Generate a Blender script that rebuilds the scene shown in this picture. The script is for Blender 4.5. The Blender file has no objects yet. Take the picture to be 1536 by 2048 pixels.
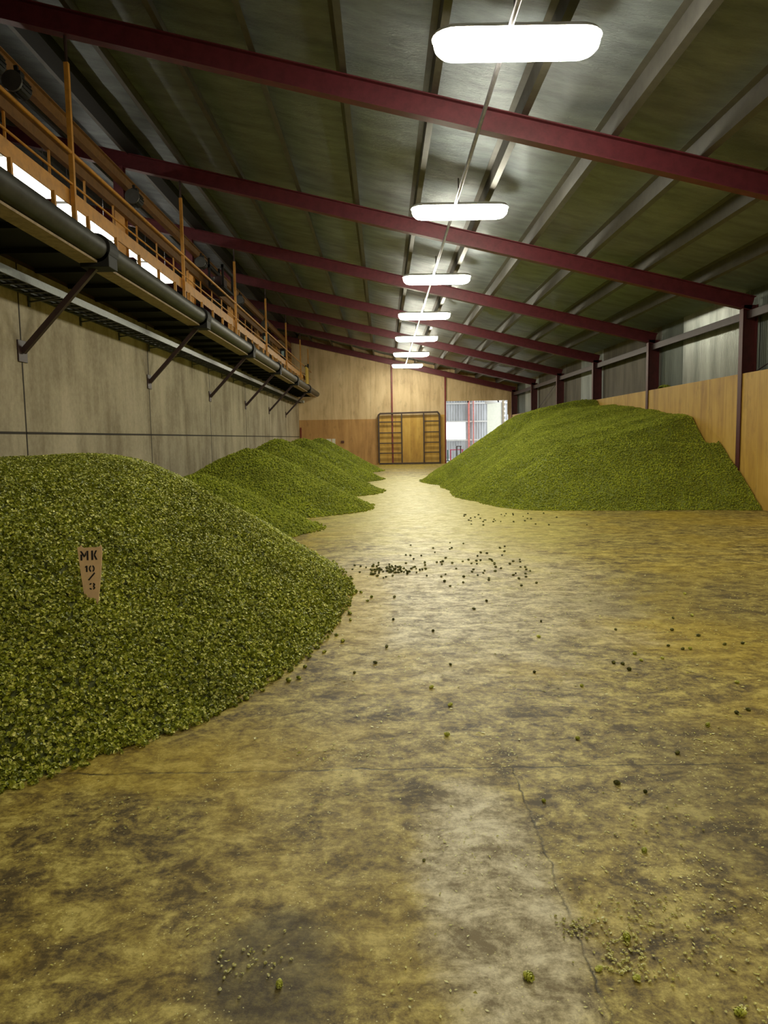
import bpy, math, random
import numpy as np
from mathutils import Vector, Matrix
C = bpy.context.scene.collection
rng = np.random.default_rng(7); random.seed(5)
S = bpy.context.scene

# ------------------------------------------------------------------ camera, world, exposure
CAM_H = 1.6; F = 1500.0
pitch = math.atan(148/F); roll = 0.016
cd = bpy.data.cameras.new('camera'); cam = bpy.data.objects.new('camera', cd); C.objects.link(cam); S.camera = cam
cd.sensor_fit = 'HORIZONTAL'; cd.sensor_width = 36; cd.lens = 36*F/1536; cd.clip_end = 300; cd.clip_start = .05
fw = Vector((0, math.cos(pitch), -math.sin(pitch))); u0 = Vector((0, math.sin(pitch), math.cos(pitch))); r0 = Vector((1, 0, 0))
up = u0*math.cos(roll)+r0*math.sin(roll); rt = r0*math.cos(roll)-u0*math.sin(roll)
m = Matrix((rt, up, -fw)).transposed().to_4x4(); m.translation = (0, 0, CAM_H); cam.matrix_world = m

W = bpy.data.worlds.new('world'); S.world = W; W.use_nodes = True
bg = W.node_tree.nodes['Background']; bg.inputs[0].default_value = (.93, .97, 1, 1); bg.inputs[1].default_value = 1.3
S.view_settings.view_transform = 'Standard'; S.view_settings.look = 'None'; S.view_settings.gamma = 1
S.view_settings.exposure = 1.15
LAMP = 30.0      # emission of the hanging lamps
LAMP2 = 6.0      # emission of the battens over the upper level

# ------------------------------------------------------------------ materials
def mat(name, col=(.5, .5, .5), rough=.7, metal=0., spec=.5):
    M = bpy.data.materials.new(name); M.use_nodes = True
    b = M.node_tree.nodes['Principled BSDF']
    b.inputs['Base Color'].default_value = (*col, 1); b.inputs['Roughness'].default_value = rough
    b.inputs['Metallic'].default_value = metal; b.inputs['Specular IOR Level'].default_value = spec
    return M
class NG:
    def __init__(s, M): s.t = M.node_tree; s.b = s.t.nodes['Principled BSDF']; s.co = s.n('ShaderNodeTexCoord').outputs['Object']
    def n(s, k): return s.t.nodes.new(k)
    def l(s, a, b): s.t.links.new(a, b)
    def mapping(s, sc=(1, 1, 1), loc=(0, 0, 0)):
        q = s.n('ShaderNodeMapping'); q.inputs['Scale'].default_value = sc; q.inputs['Location'].default_value = loc
        s.l(s.co, q.inputs[0]); return q.outputs[0]
    def noise(s, scale, detail=6, rough=.6, sc=(1, 1, 1), loc=(0, 0, 0), dist=0):
        q = s.n('ShaderNodeTexNoise'); q.inputs['Scale'].default_value = scale; q.inputs['Detail'].default_value = detail
        q.inputs['Roughness'].default_value = rough; q.inputs['Distortion'].default_value = dist
        s.l(s.mapping(sc, loc), q.inputs['Vector']); return q.outputs['Fac']
    def ramp(s, f, stops):
        q = s.n('ShaderNodeValToRGB'); e = q.color_ramp.elements
        while len(e) < len(stops): e.new(.5)
        for k, (p, c) in enumerate(stops):
            e[k].position = p; e[k].color = (*c, 1) if len(c) == 3 else c
        s.l(f, q.inputs[0]); return q.outputs['Color']
    def mix(s, f, a, b, mode='MIX'):
        q = s.n('ShaderNodeMix'); q.data_type = 'RGBA'; q.blend_type = mode
        for inp, v in ((q.inputs[0], f), (q.inputs[6], a), (q.inputs[7], b)):
            if isinstance(v, (int, float)): inp.default_value = v
            elif isinstance(v, tuple): inp.default_value = (*v, 1)
            else: s.l(v, inp)
        return q.outputs[2]
    def math(s, op, a, b=None, c=None, clamp=False):
        q = s.n('ShaderNodeMath'); q.operation = op; q.use_clamp = clamp
        for i, v in enumerate((a, b, c)):
            if v is None: continue
            if isinstance(v, (int, float)): q.inputs[i].default_value = v
            else: s.l(v, q.inputs[i])
        return q.outputs[0]
    def bump(s, h, st=.3, d=.02):
        q = s.n('ShaderNodeBump'); q.inputs['Strength'].default_value = st; q.inputs['Distance'].default_value = d
        s.l(h, q.inputs['Height']); s.l(q.outputs[0], s.b.inputs['Normal'])
    def col(s, c): s.l(c, s.b.inputs['Base Color'])
    def rough(s, c): s.l(c, s.b.inputs['Roughness'])

def painted(name, col, rough=.5, var=.35, scale=6, metal=0.):
    M = mat(name, col, rough, metal); g = NG(M)
    n1 = g.noise(scale, 8, .65)
    d = tuple(c*(1-var) for c in col); h = tuple(min(1, c*(1+var*.5)) for c in col)
    g.col(g.ramp(n1, [(.3, d), (.55, col), (.8, h)])); g.bump(g.noise(40, 3), .08, .005)
    return M
red = painted('red_oxide_paint', (.135, .02, .03), .5)
colred = painted('column_red_paint', (.085, .014, .016), .5)
redl = painted('red_paint', (.20, .02, .02), .45)
darksteel = painted('dark_maroon_steel', (.045, .022, .022), .5)
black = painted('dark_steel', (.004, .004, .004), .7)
shaded_or = painted('shaded_orange_paint', (.26, .125, .03), .6)  # orange paint with the shade of the unlit runway put into its colour
orange = painted('orange_paint', (.62, .29, .045), .5, .3)
purlin_m = painted('dull_purlin_steel', (.095, .088, .075), .55, .3, 5, .15)
galv = painted('galvanised_steel', (.10, .11, .10), .42, .35, 20, .6)
tan = painted('weathered_timber', (.34, .25, .15), .8, .4, 10)
pipe_m = painted('dark_grey_pipe', (.055, .055, .05), .5, .4, 4)
white_m = painted('white_paint', (.75, .75, .72), .5, .1)
conduit_m = painted('steel_conduit', (.24, .23, .25), .42, .3, 10, .6)
brownsteel = painted('brown_steel', (.06, .035, .025), .5, .4)

def emis(name, col, st):
    M = mat(name, (.8, .8, .8), .4); b = M.node_tree.nodes['Principled BSDF']
    b.inputs['Emission Color'].default_value = (*col, 1); b.inputs['Emission Strength'].default_value = st
    return M
lamp_m = emis('lamp_diffuser', (1, .955, .76), LAMP)
lampdim_m = emis('dimmed_lamp_diffuser', (1, .94, .72), LAMP*.5)  # for unseen lamps added overhead, dimmed to suit the near floor
lamp2_m = emis('batten_diffuser', (1, .95, .80), LAMP2)
small_m = emis('small_bulb', (1, .95, .9), 4)

def floor_mat():
    M = mat('hop_stained_concrete', rough=.5); g = NG(M)
    big = g.noise(.55, 5, .6, (1, 1.0, 1), dist=.6); mid = g.noise(4.6, 9, .74, (1, 1.3, 1), (3, 7, 0), .5); fine = g.noise(19, 10, .82, (1, 1, 1), (1, 2, 0))
    mixv = g.math('ADD', g.math('MULTIPLY', mid, .52), g.math('MULTIPLY', fine, .48))
    base = g.ramp(mixv, [(.435, (.075, .050, .014)), (.475, (.21, .15, .038)), (.525, (.40, .31, .07)), (.58, (.68, .57, .17))])
    yel = g.ramp(mixv, [(.40, (.20, .125, .012)), (.50, (.45, .32, .03)), (.60, (.68, .53, .12))])
    pale = g.ramp(mixv, [(.43, (.24, .185, .09)), (.50, (.55, .47, .28)), (.57, (.86, .78, .55))])
    c = g.mix(g.ramp(big, [(.47, (0, 0, 0)), (.62, (.75, .75, .75))]), base, yel)
    # pale patch left of the joint: lamp reflection painted in, with its own outline
    sx = g.n('ShaderNodeSeparateXYZ'); g.l(g.co, sx.inputs[0]); X, Y = sx.outputs[0], sx.outputs[1]
    wob = g.noise(1.7, 7, .7, (1, 1, 1), (9, 3, 0)); wv = g.math('MULTIPLY', g.math('SUBTRACT', wob, .5), 1.3)
    def blob(cx, cy, rx, ry, k=1.0):
        dx = g.math('DIVIDE', g.math('SUBTRACT', X, cx), rx); dy = g.math('DIVIDE', g.math('SUBTRACT', Y, cy), ry)
        r2 = g.math('ADD', g.math('MULTIPLY', dx, dx), g.math('MULTIPLY', dy, dy))
        v = g.math('SUBTRACT', 1.0, g.math('ADD', r2, g.math('MULTIPLY', wv, -1.6)))
        return g.math('MULTIPLY', g.math('MULTIPLY', v, 1.6, clamp=True), k)
    c = g.mix(blob(.36, 2.45, .30, 1.0, 1.0), c, pale)
    c = g.mix(blob(.9, 8.5, 1.9, 4.0, .55), c, pale)
    c = g.mix(blob(1.2, 21, 3.4, 13, .8), c, g.ramp(mixv, [(.40, (.44, .37, .07)), (.5, (.62, .54, .13)), (.60, (.76, .68, .22))]))
    c = g.mix(blob(-.25, 7.4, .38, 2.2, .75), c, yel)
    c = g.mix(blob(-1.1, 3.6, .9, .35, .6), c, yel)
    c = g.mix(blob(1.7, 3.0, .7, 1.2, .35), c, (.10, .075, .03))
    c = g.mix(blob(-.35, 2.1, .25, .35, .6), c, (.055, .042, .02))
    c = g.mix(blob(3.6, 7.2, 2.2, 1.6, .3), c, (.13, .10, .04))
    # bright dust flecks
    v = g.n('ShaderNodeTexVoronoi'); v.inputs['Scale'].default_value = 48; g.l(g.mapping((1, 1, 1)), v.inputs['Vector'])
    fl = g.math('MULTIPLY', g.math('LESS_THAN', v.outputs['Distance'], .13), g.math('GREATER_THAN', g.noise(3.3, 4, .6, (1, 1, 1), (4, 4, 0)), .52))
    c = g.mix(g.math('MULTIPLY', fl, .8), c, (.85, .80, .36))
    # joints
    jn = g.math('MULTIPLY', g.math('SUBTRACT', g.noise(5, 6, .7), .5), .09)
    def line(P, at, w, gate=None):
        d = g.math('ABSOLUTE', g.math('ADD', g.math('SUBTRACT', P, at), jn)); k = g.math('SUBTRACT', 1.0, g.math('DIVIDE', d, w), clamp=True)
        if gate is not None: k = g.math('MULTIPLY', k, gate)
        return k
    lines = line(Y, 3.5, .010)
    for yy in (6.6, 9.7): lines = g.math('MAXIMUM', lines, g.math('MULTIPLY', line(Y, yy, .02), .35))
    lines = g.math('MAXIMUM', lines, line(X, .6, .0075, g.math('LESS_THAN', Y, 3.5)))
    lines = g.math('MULTIPLY', lines, g.ramp(g.noise(9, 3), [(.35, (.35, .35, .35)), (.6, (1, 1, 1))]))
    c = g.mix(lines, c, (.02, .015, .008))
    g.col(c)
    g.rough(g.ramp(mid, [(.35, (.60, .60, .60)), (.55, (.44, .44, .44)), (.75, (.36, .36, .36))]))
    h = g.math('SUBTRACT', g.math('ADD', g.math('MULTIPLY', fine, .7), g.math('MULTIPLY', mid, .35)), g.math('MULTIPLY', lines, .6))
    g.bump(h, .35, .015)
    return M

def concrete_wall():
    M = mat('concrete_panels', rough=.85); g = NG(M)
    st = g.noise(1.0, 7, .65, (1, 1.3, .22)); bl = g.noise(.8, 5, .6); fi = g.noise(14, 6, .7)
    c = g.ramp(g.math('ADD', g.math('MULTIPLY', st, .6), g.math('MULTIPLY', bl, .4)), [(.40, (.20, .155, .10)), (.50, (.42, .36, .26)), (.60, (.58, .505, .38))])
    c = g.mix(.35, c, g.ramp(fi, [(.3, (.20, .165, .10)), (.7, (.52, .46, .32))]))
    g.col(c); g.bump(fi, .2, .01); return M

def ply(name, a, b, c_):
    M = mat(name, rough=.55); g = NG(M)
    gr = g.noise(2.2, 8, .68, (1.4, 1.4, .14), dist=.5); bl = g.noise(.8, 5, .6, (1, 1, .7)); st = g.noise(3.0, 6, .7, (1, 1, .5), (5, 1, 2))
    c = g.ramp(g.math('ADD', g.math('MULTIPLY', gr, .6), g.math('MULTIPLY', bl, .4)), [(.36, a), (.5, b), (.66, c_)])
    c = g.mix(g.ramp(st, [(.56, (0, 0, 0)), (.72, (.45, .45, .45))]), c, tuple(x*.55 for x in a))
    sx = g.n('ShaderNodeSeparateXYZ'); g.l(g.co, sx.inputs[0])
    s_ = g.math('ADD', sx.outputs[0], sx.outputs[1])
    w = g.math('ABSOLUTE', g.math('SUBTRACT', g.math('FRACT', g.math('DIVIDE', s_, 1.2)), .5))
    c = g.mix(g.math('MULTIPLY', g.math('LESS_THAN', w, .004), .5), c, tuple(x*.3 for x in a))
    g.col(c); g.bump(gr, .1, .01); return M
ply_r = ply('orange_plywood', (.38, .20, .035), (.56, .33, .06), (.68, .44, .11))
ply_e = ply('pale_plywood', (.44, .30, .15), (.64, .47, .26), (.76, .59, .36))
ply_d = ply('brown_plywood', (.30, .15, .045), (.48, .26, .085), (.60, .35, .13))

def foil():
    M = mat('foil_roof_lining', (.36, .39, .35), .40, .5); g = NG(M)
    n = g.noise(1.2, 6, .6, (1, 3, 1)); f = g.noise(7, 8, .7, (1, 3.5, 1), dist=1.2)
    g.col(g.ramp(n, [(.3, (.17, .20, .225)), (.7, (.32, .365, .40))])); g.bump(f, .9, .04)
    g.rough(g.ramp(g.noise(2, 3), [(.3, (.35, .35, .35)), (.7, (.5, .5, .5))])); return M
def corr(name, col, metal=.6, rough=.4):
    M = mat(name, col, rough, metal); g = NG(M)
    n = g.noise(1.5, 6, .65, (1, 1.5, .25))
    g.col(g.ramp(n, [(.3, tuple(c*.6 for c in col)), (.7, tuple(min(1, c*1.25) for c in col))])); return M
corr_a = corr('zinc_sheet', (.55, .58, .54), .7, .32); corr_b = corr('dull_brown_sheet', (.17, .15, .12), .2, .6)
corr_c = corr('pale_sheet', (.40, .43, .42), .1, .5); corr_d = corr('dark_zinc_sheet', (.16, .18, .16), .5, .45)
corr_w = corr('white_sheet', (.50, .52, .54), .0, .5)

def hop_mat(name, stops, rough=.5):
    M = mat(name, rough=.7 if 'far' in name else .42, spec=.25 if 'far' in name else .5); g = NG(M)
    ge = g.n('ShaderNodeNewGeometry'); c = g.ramp(ge.outputs['Random Per Island'], stops)
    n = g.noise(1.6, 4, .6)
    c = g.mix(.6, c, g.ramp(n, [(.35, (.55, .55, .5)), (.65, (1.1, 1.1, .9))]), 'MULTIPLY')
    g.col(c); return M
hop_m = hop_mat('green_hops', [(0, (.11, .14, .01)), (.4, (.29, .335, .022)), (.75, (.52, .55, .06)), (1, (.95, .93, .30))])  # green to yellow; the brightest stop paints highlights into the colour
hop_far = hop_mat('far_green_hops', [(0, (.19, .235, .018)), (.5, (.29, .335, .026)), (1, (.42, .45, .05))])
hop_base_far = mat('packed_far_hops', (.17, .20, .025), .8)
hop_base = mat('packed_hops', (.06, .07, .008), .8)  # dark base paints the shade in the gaps between near hops
hop_loose = hop_mat('loose_hops', [(0, (.55, .60, .07)), (.5, (.72, .76, .12)), (1, (.92, .92, .28))])
hop_dry = hop_mat('dry_loose_hops', [(0, (.09, .095, .018)), (1, (.22, .22, .04))])
flake_m = hop_mat('hop_flake', [(0, (.60, .56, .12)), (.5, (.80, .76, .25)), (1, (.95, .93, .55))])

# ------------------------------------------------------------------ mesh helpers
class MB:
    def __init__(s): s.v = []; s.f = []; s.mi = []
    def add(s, vs, fs, mi=0):
        o = len(s.v); s.v += [tuple(v) for v in vs]; s.f += [tuple(i+o for i in f) for f in fs]; s.mi += [mi]*len(fs); return s
    def box(s, x0, x1, y0, y1, z0, z1, mi=0):
        return s.add([(x0, y0, z0), (x1, y0, z0), (x1, y1, z0), (x0, y1, z0), (x0, y0, z1), (x1, y0, z1), (x1, y1, z1), (x0, y1, z1)],
            [(0, 3, 2, 1), (4, 5, 6, 7), (0, 1, 5, 4), (1, 2, 6, 5), (2, 3, 7, 6), (3, 0, 4, 7)], mi)
    def bar(s, a, b, w, h=None, upv=(0, 0, 1), mi=0):
        h = h or w; a = Vector(a); b = Vector(b); d = (b-a).normalized(); q = Vector(upv)
        if abs(d.dot(q)) > .98: q = Vector((1, 0, 0))
        sd = d.cross(q).normalized(); q = sd.cross(d).normalized()
        vs = [p+sd*(i*w/2)+q*(j*h/2) for p in (a, b) for i, j in ((-1, -1), (1, -1), (1, 1), (-1, 1))]
        return s.add(vs, [(0, 1, 2, 3), (7, 6, 5, 4), (0, 4, 5, 1), (1, 5, 6, 2), (2, 6, 7, 3), (3, 7, 4, 0)], mi)
    def tube(s, pts, r, n=12, mi=0, r2=None):
        pts = [Vector(p) for p in pts]; vs = []; fs = []
        for i, p in enumerate(pts):
            d = (pts[min(i+1, len(pts)-1)]-pts[max(i-1, 0)]).normalized()
            q = Vector((0, 0, 1)) if abs(d.z) < .9 else Vector((1, 0, 0))
            a = d.cross(q).normalized(); b = a.cross(d).normalized()
            rr = r if r2 is None else r+(r2-r)*i/(len(pts)-1)
            for k in range(n):
                t = 2*math.pi*k/n; vs.append(p+a*rr*math.cos(t)+b*rr*math.sin(t))
        for i in range(len(pts)-1):
            for k in range(n): fs.append((i*n+k, i*n+(k+1) % n, (i+1)*n+(k+1) % n, (i+1)*n+k))
        fs.append(tuple(range(n))[::-1]); fs.append(tuple((len(pts)-1)*n+k for k in range(n)))
        return s.add(vs, fs, mi)
    def extr(s, pts2, fn0, fn1, mi=0):
        n = len(pts2); vs = [fn0(p) for p in pts2]+[fn1(p) for p in pts2]
        fs = [(k, (k+1) % n, n+(k+1) % n, n+k) for k in range(n)]+[tuple(range(n))[::-1], tuple(range(n, 2*n))]
        return s.add(vs, fs, mi)
    def build(s, name, m, parent=None, smooth=False, loc=(0, 0, 0), bevel=0):
        me = bpy.data.meshes.new(name)
        L = Vector(loc); me.from_pydata([tuple(Vector(v)-L) for v in s.v], [], s.f)
        for q in (m if isinstance(m, (list, tuple)) else [m]): me.materials.append(q)
        if any(s.mi): me.polygons.foreach_set('material_index', s.mi)
        if smooth: me.polygons.foreach_set('use_smooth', [True]*len(me.polygons))
        me.update()
        o = bpy.data.objects.new(name, me); C.objects.link(o); o.location = loc
        if parent: o.parent = parent
        if bevel:
            b = o.modifiers.new('bevel', 'BEVEL'); b.width = bevel; b.segments = 2; b.limit_method = 'ANGLE'
        return o
def npmesh(name, V, T, mats, mi=None, smooth=None):
    me = bpy.data.meshes.new(name); n = len(V); t = len(T)
    me.vertices.add(n); me.vertices.foreach_set('co', np.ascontiguousarray(V, np.float32).ravel())
    me.loops.add(t*3); me.loops.foreach_set('vertex_index', np.ascontiguousarray(T, np.int32).ravel())
    me.polygons.add(t); me.polygons.foreach_set('loop_start', np.arange(0, t*3, 3, dtype=np.int32))
    try: me.polygons.foreach_set('loop_total', np.full(t, 3, np.int32))
    except Exception: pass
    for q in mats: me.materials.append(q)
    if mi is not None: me.polygons.foreach_set('material_index', np.ascontiguousarray(mi, np.int32))
    me.polygons.foreach_set('use_smooth', np.zeros(t, bool) if smooth is None else np.ascontiguousarray(smooth, bool))
    me.update(calc_edges=True)
    o = bpy.data.objects.new(name, me); C.objects.link(o); return o
def tag(o, label=None, cat=None, group=None, kind=None):
    if label: o['label'] = label
    if cat: o['category'] = cat
    if group: o['group'] = group
    if kind: o['kind'] = kind
    return o
def thing(name, label, cat, loc=(0, 0, 0), group=None):
    o = bpy.data.objects.new(name, None); C.objects.link(o); o.location = loc; o.empty_display_size = .2
    return tag(o, label, cat, group)
def struct(o): o['kind'] = 'structure'; return o
def under(mb, name, m, root, smooth=False, bevel=0):
    """build world-space geometry as a child of root"""
    o = mb.build(name, m, None, smooth, tuple(root.location), bevel); o.location = (0, 0, 0); o.parent = root; return o

# ------------------------------------------------------------------ layout numbers (metres)
XL, XR, XFAR, YB, YE = -5.05, 7.78, -11.5, -9.0, 45.7
BAY = 5.75; FR = [10.7+BAY*k for k in range(-3, 7)]         # frame positions
FR[-1] = 45.35
ORD = {10.7: 'nearest', 16.45: 'second', 22.2: 'third', 27.95: 'fourth', 33.7: 'fifth', 39.45: 'sixth', 45.35: 'last'}
def zr(x): return 6.07-.237*x                                # underside of the rafters
SL = math.atan(.237)

# ------------------------------------------------------------------ setting: floor, walls, roof lining
struct(MB().box(XL-.2, XR+.4, YB, YE+.15, -.2, 0).build('floor', floor_mat()))
wm = concrete_wall()
joints = [FR[0]-.0+BAY*k for k in range(-1, 9)]
w = MB()
ys = [YB]+[y for y in FR if YB < y < YE-1]+[YE]
for a, b in zip(ys[:-1], ys[1:]):
    w.box(XL-.2, XL, a+.012, b-.012, 0, 1.735); w.box(XL-.2, XL, a+.012, b-.012, 1.765, 4.1)
w.box(XL-.2, XL-.03, YB, YE, 0, 4.1)
struct(w.build('wall_left', wm, bevel=.006))
struct(MB().box(XFAR-.1, XFAR, YB, YE, 4.2, 9.6).build('wall_upper_left', corr_d))
struct(MB().box(XFAR, XL-.0, YB, YE, 4.1, 4.2).build('floor_upper_level', darksteel))
jt = painted('joint_sealant', (.03, .022, .016), .8)
k = MB()
for y in FR[:-1]: k.box(XL-.02, XL+.004, y-.014, y+.014, 0, 4.1)
k.box(XL-.02, XL+.004, YB, YE, 1.735, 1.765)
struct(k.build('trim_1', jt))

# roof lining: sagging foil between purlins
PX = [-4.15+1.22*k for k in range(-6, 10)]
def lining():
    xs = []; 
    edges = [XFAR-.1]+PX+[8.4]
    for a, b in zip(edges[:-1], edges[1:]):
        for t in range(6): xs.append((a+(b-a)*t/6, math.sin(math.pi*t/6)*.035*min(1, (b-a))))
    xs.append((8.4, 0)); ysg = np.arange(YB-.1, YE+.3, .48)
    V = []; rr = np.random.default_rng(3)
    for y in ysg:
        for x, sg in xs: V.append((x, y, zr(x)+.585-sg*(.7+.6*rr.random())))
    nx = len(xs); T = []
    for j in range(len(ysg)-1):
        for i in range(nx-1):
            a = j*nx+i; T += [(a, a+nx, a+nx+1), (a, a+nx+1, a+1)]
    o = npmesh('ceiling', np.array(V), np.array(T), [foil()], smooth=np.ones(len(T), bool)); return struct(o)
lining()
rf = MB(); rf.add([(XFAR-.3, YB-.3, zr(XFAR-.3)+.64), (8.6, YB-.3, zr(8.6)+.64), (8.6, YE+.3, zr(8.6)+.64), (XFAR-.3, YE+.3, zr(XFAR-.3)+.64)], [(0, 1, 2, 3)])
rf.add([(XFAR-.3, YB-.3, zr(XFAR-.3)+.68), (8.6, YB-.3, zr(8.6)+.68), (8.6, YE+.3, zr(8.6)+.68), (XFAR-.3, YE+.3, zr(XFAR-.3)+.68)], [(3, 2, 1, 0)])
struct(rf.build('roof_sheeting', corr_d))

# right wall: plywood lining, ledge, corrugated sheeting
for i, (a, b) in enumerate(zip(ys[:-1], ys[1:])): pass
w = MB()
for a, b in zip(ys[:-1], ys[1:]): w.box(XR, XR+.02, a+.01, b-.01, 0, 2.86)
w.box(XR+.02, XR+.06, YB, YE, 0, 2.85)
struct(w.build('wall_right', ply_r))
struct(MB().box(XR+.06, 8.14, YB, YE, 2.70, 2.80).build('trim_2', darksteel))
struct(MB().box(8.19, 8.3, YB, YE+.1, 0, 4.9).build('wall_right_outer', corr_d))
def corrugated(name, y0, y1, x, z0, z1, m, axis='y', amp=.011, pitch=.076):
    n = int((y1-y0)/(pitch/6)); t = np.linspace(y0, y1, n+1); s_ = amp*np.sin(2*math.pi*t/pitch)
    if axis == 'y': A = np.stack([x+s_, t, np.full_like(t, z0)], 1); B = A.copy(); B[:, 2] = z1
    else: A = np.stack([t, x+s_, np.full_like(t, z0)], 1); B = A.copy(); B[:, 2] = z1
    V = np.concatenate([A, B]); i = np.arange(n); T = np.concatenate([np.stack([i, i+1, n+2+i], 1), np.stack([i, n+2+i, n+1+i], 1)])
    return npmesh(name, V, T, [m], smooth=np.ones(len(T), bool))
# each bay: list of (start fraction, material)
bays = {10.7: [(0, corr_d)], 16.45: [(0, corr_d), (.12, corr_a), (.72, corr_d)], 22.2: [(0, corr_b)], 27.95: [(0, corr_c), (.55, corr_b)],
        33.7: [(0, corr_b)], 39.45: [(0, corr_c), (.6, corr_d)]}
n_ = 0
for a, b in zip(ys[:-1], ys[1:]):
    segs = bays.get(round(a, 2), [(0, corr_d)])
    for j, (f0, mm) in enumerate(segs):
        f1 = segs[j+1][0] if j+1 < len(segs) else 1
        n_ += 1; o = corrugated('wall_right_sheet', a+(b-a)*f0, a+(b-a)*f1+.0, 8.165-.004*(j % 2), 2.75, 4.78, mm); struct(o)
# end wall
def endw(x0, x1, z0, z1fn, y0=YE, y1=YE+.06):
    z1a, z1b = z1fn(x0), z1fn(x1)
    return [(x0, y0, z0), (x1, y0, z0), (x1, y0, z1b), (x0, y0, z1a), (x0, y1, z0), (x1, y1, z0), (x1, y1, z1b), (x0, y1, z1a)]
bf = [(0, 1, 2, 3), (5, 4, 7, 6), (0, 4, 5, 1), (1, 5, 6, 2), (2, 6, 7, 3), (3, 7, 4, 0)]
top = lambda x: zr(x)+.62
w = MB(); w.add(endw(XFAR-.2, 3.85, 0, top), bf); w.add(endw(3.85, 7.56, 3.75, top), bf); w.add(endw(7.56, 8.3, 2.9, top), bf); w.add(endw(7.6, 8.3, 0, lambda x: 2.9), bf)
struct(w.build('wall_end', ply_e))
struct(MB().box(XL, -.32, YE-.02, YE, 0, 2.75).build('wall_end_lower', ply_d))
struct(MB().box(-.32, 3.8, YE-.015, YE, 0, 2.95).build('wall_end_centre', ply_r))
w = MB(); w.add(endw(XFAR-.2, 8.3, 0, top, YB-.06, YB), bf); struct(w.build('wall_rear', ply_e))
for x, zt, nm in ((.59, 6.3, 'left of the two'), (3.80, 5.5, 'right of the two')):
    tag(MB().box(x-.045, x+.045, YE-.10, YE-.02, 0, zt-.12).build('wall_post', redl, bevel=.004), 'thin dark red steel post on the plywood end wall, %s' % nm, 'post', 'end wall posts')
tag(MB().tube([(XL+.1, YE-.1, 0), (XL+.1, YE-.1, 2.3)], .04).build('drain_pipe', redl, smooth=True), 'short thin red pipe in the corner of concrete and end wall', 'pipe')

# ------------------------------------------------------------------ steel frames
def ibeam_prof(d, b, tf=.016, tw=.012):
    return [(-b/2, -d/2), (b/2, -d/2), (b/2, -d/2+tf), (tw/2, -d/2+tf), (tw/2, d/2-tf), (b/2, d/2-tf), (b/2, d/2), (-b/2, d/2), (-b/2, d/2-tf), (-tw/2, d/2-tf), (-tw/2, -d/2+tf), (-b/2, -d/2+tf)]
RD = .31
prof = ibeam_prof(RD, .17)
nr = Vector((math.sin(SL), 0, math.cos(SL)))
for y in FR:
    key = round(y, 2); nm = ORD.get(key, 'overhead')
    def P(x, q): return (x+nr.x*(q[1]+RD/2), y+q[0], zr(x)+nr.z*(q[1]+RD/2)+.0)
    mb = MB().extr(prof, lambda q: P(-10.9, q), lambda q: P(7.95, q))
    root = thing('rafter', '%s red steel rafter counted from the camera, sloping down to the right wall' % nm if nm != 'overhead' else 'red steel rafter overhead behind the view', 'rafter', (0, y, zr(0)), 'roof rafters')
    under(mb, 'beam', red, root)
    # right column
    t = zr(7.9)-.0
    pr = ibeam_prof(.32, .17)
    cb = MB().extr(pr, lambda q: (7.91+q[1], y+q[0], 0), lambda q: (7.91+q[1], y+q[0], t+.12))
    tag(cb.build('steel_column', colred), ('%s dark red steel column on the right wall counted from the camera' % nm) if nm != 'overhead' else 'dark red steel column on the right wall behind the view', 'column', 'right wall columns')
    # upper left column, red above and orange below
    root = thing('steel_column', ('%s column above the concrete wall, red on top and orange below' % nm) if nm != 'overhead' else 'column above the concrete wall behind the view', 'column', (-5.47, y, 4.2), 'upper columns')
    pc = ibeam_prof(.2, .2)
    under(MB().extr(pc, lambda q: (-5.47+q[0], y+q[1], 6.55), lambda q: (-5.47+q[0], y+q[1], zr(-5.47))), 'upper_shaft', red, root)
    under(MB().extr(pc, lambda q: (-5.47+q[0], y+q[1], 4.2), lambda q: (-5.47+q[0], y+q[1], 6.55)), 'lower_shaft', orange, root)
nP = len(PX)
for i, x in enumerate(PX):
    zb = zr(x)+RD/nr.z+.02
    # Z section purlin
    zp = [(-.005, -.018), (.085, -.018), (.085, -.012), (.002, -.012), (.002, .240), (-.085, .240), (-.085, .234), (-.005, .234)]
    mb = MB().extr(zp, lambda q: (x+q[0], YB+.02, zb+q[1]-.237*q[0]), lambda q: (x+q[0], YE-.02, zb+q[1]-.237*q[0]))
    if x < -5.5: lab = 'roof purlin number %d left of the upper columns' % (sum(1 for q in PX if x <= q < -5.5))
    else: lab = 'long roof purlin running above the rafters, number %d from the right wall' % (nP-i)
    tag(mb.build('purlin', purlin_m), lab, 'purlin', 'roof purlins')
# wide longitudinal beam along the upper column line
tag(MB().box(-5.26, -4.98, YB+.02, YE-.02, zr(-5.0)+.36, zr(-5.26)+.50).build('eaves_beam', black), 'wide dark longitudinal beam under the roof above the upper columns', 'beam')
# girts on the right wall
tag(MB().box(7.86, 7.93, YB+.02, YE-.02, 4.02, 4.19).build('girt_rail', darksteel, bevel=.006), 'long dark red rail along the top of the right wall', 'rail')
# wind bracing
for (y0, y1) in ((10.7, 16.45), (33.7, 39.45)):
    tag(MB().tube([(8.02, y0+.05, 4.25), (8.02, y1-.2, 2.9)], .012, 8).build('brace_rod', darksteel), 'thin brace rod crossing the sheeting after the %s right wall column' % ORD[y0], 'brace')

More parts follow.
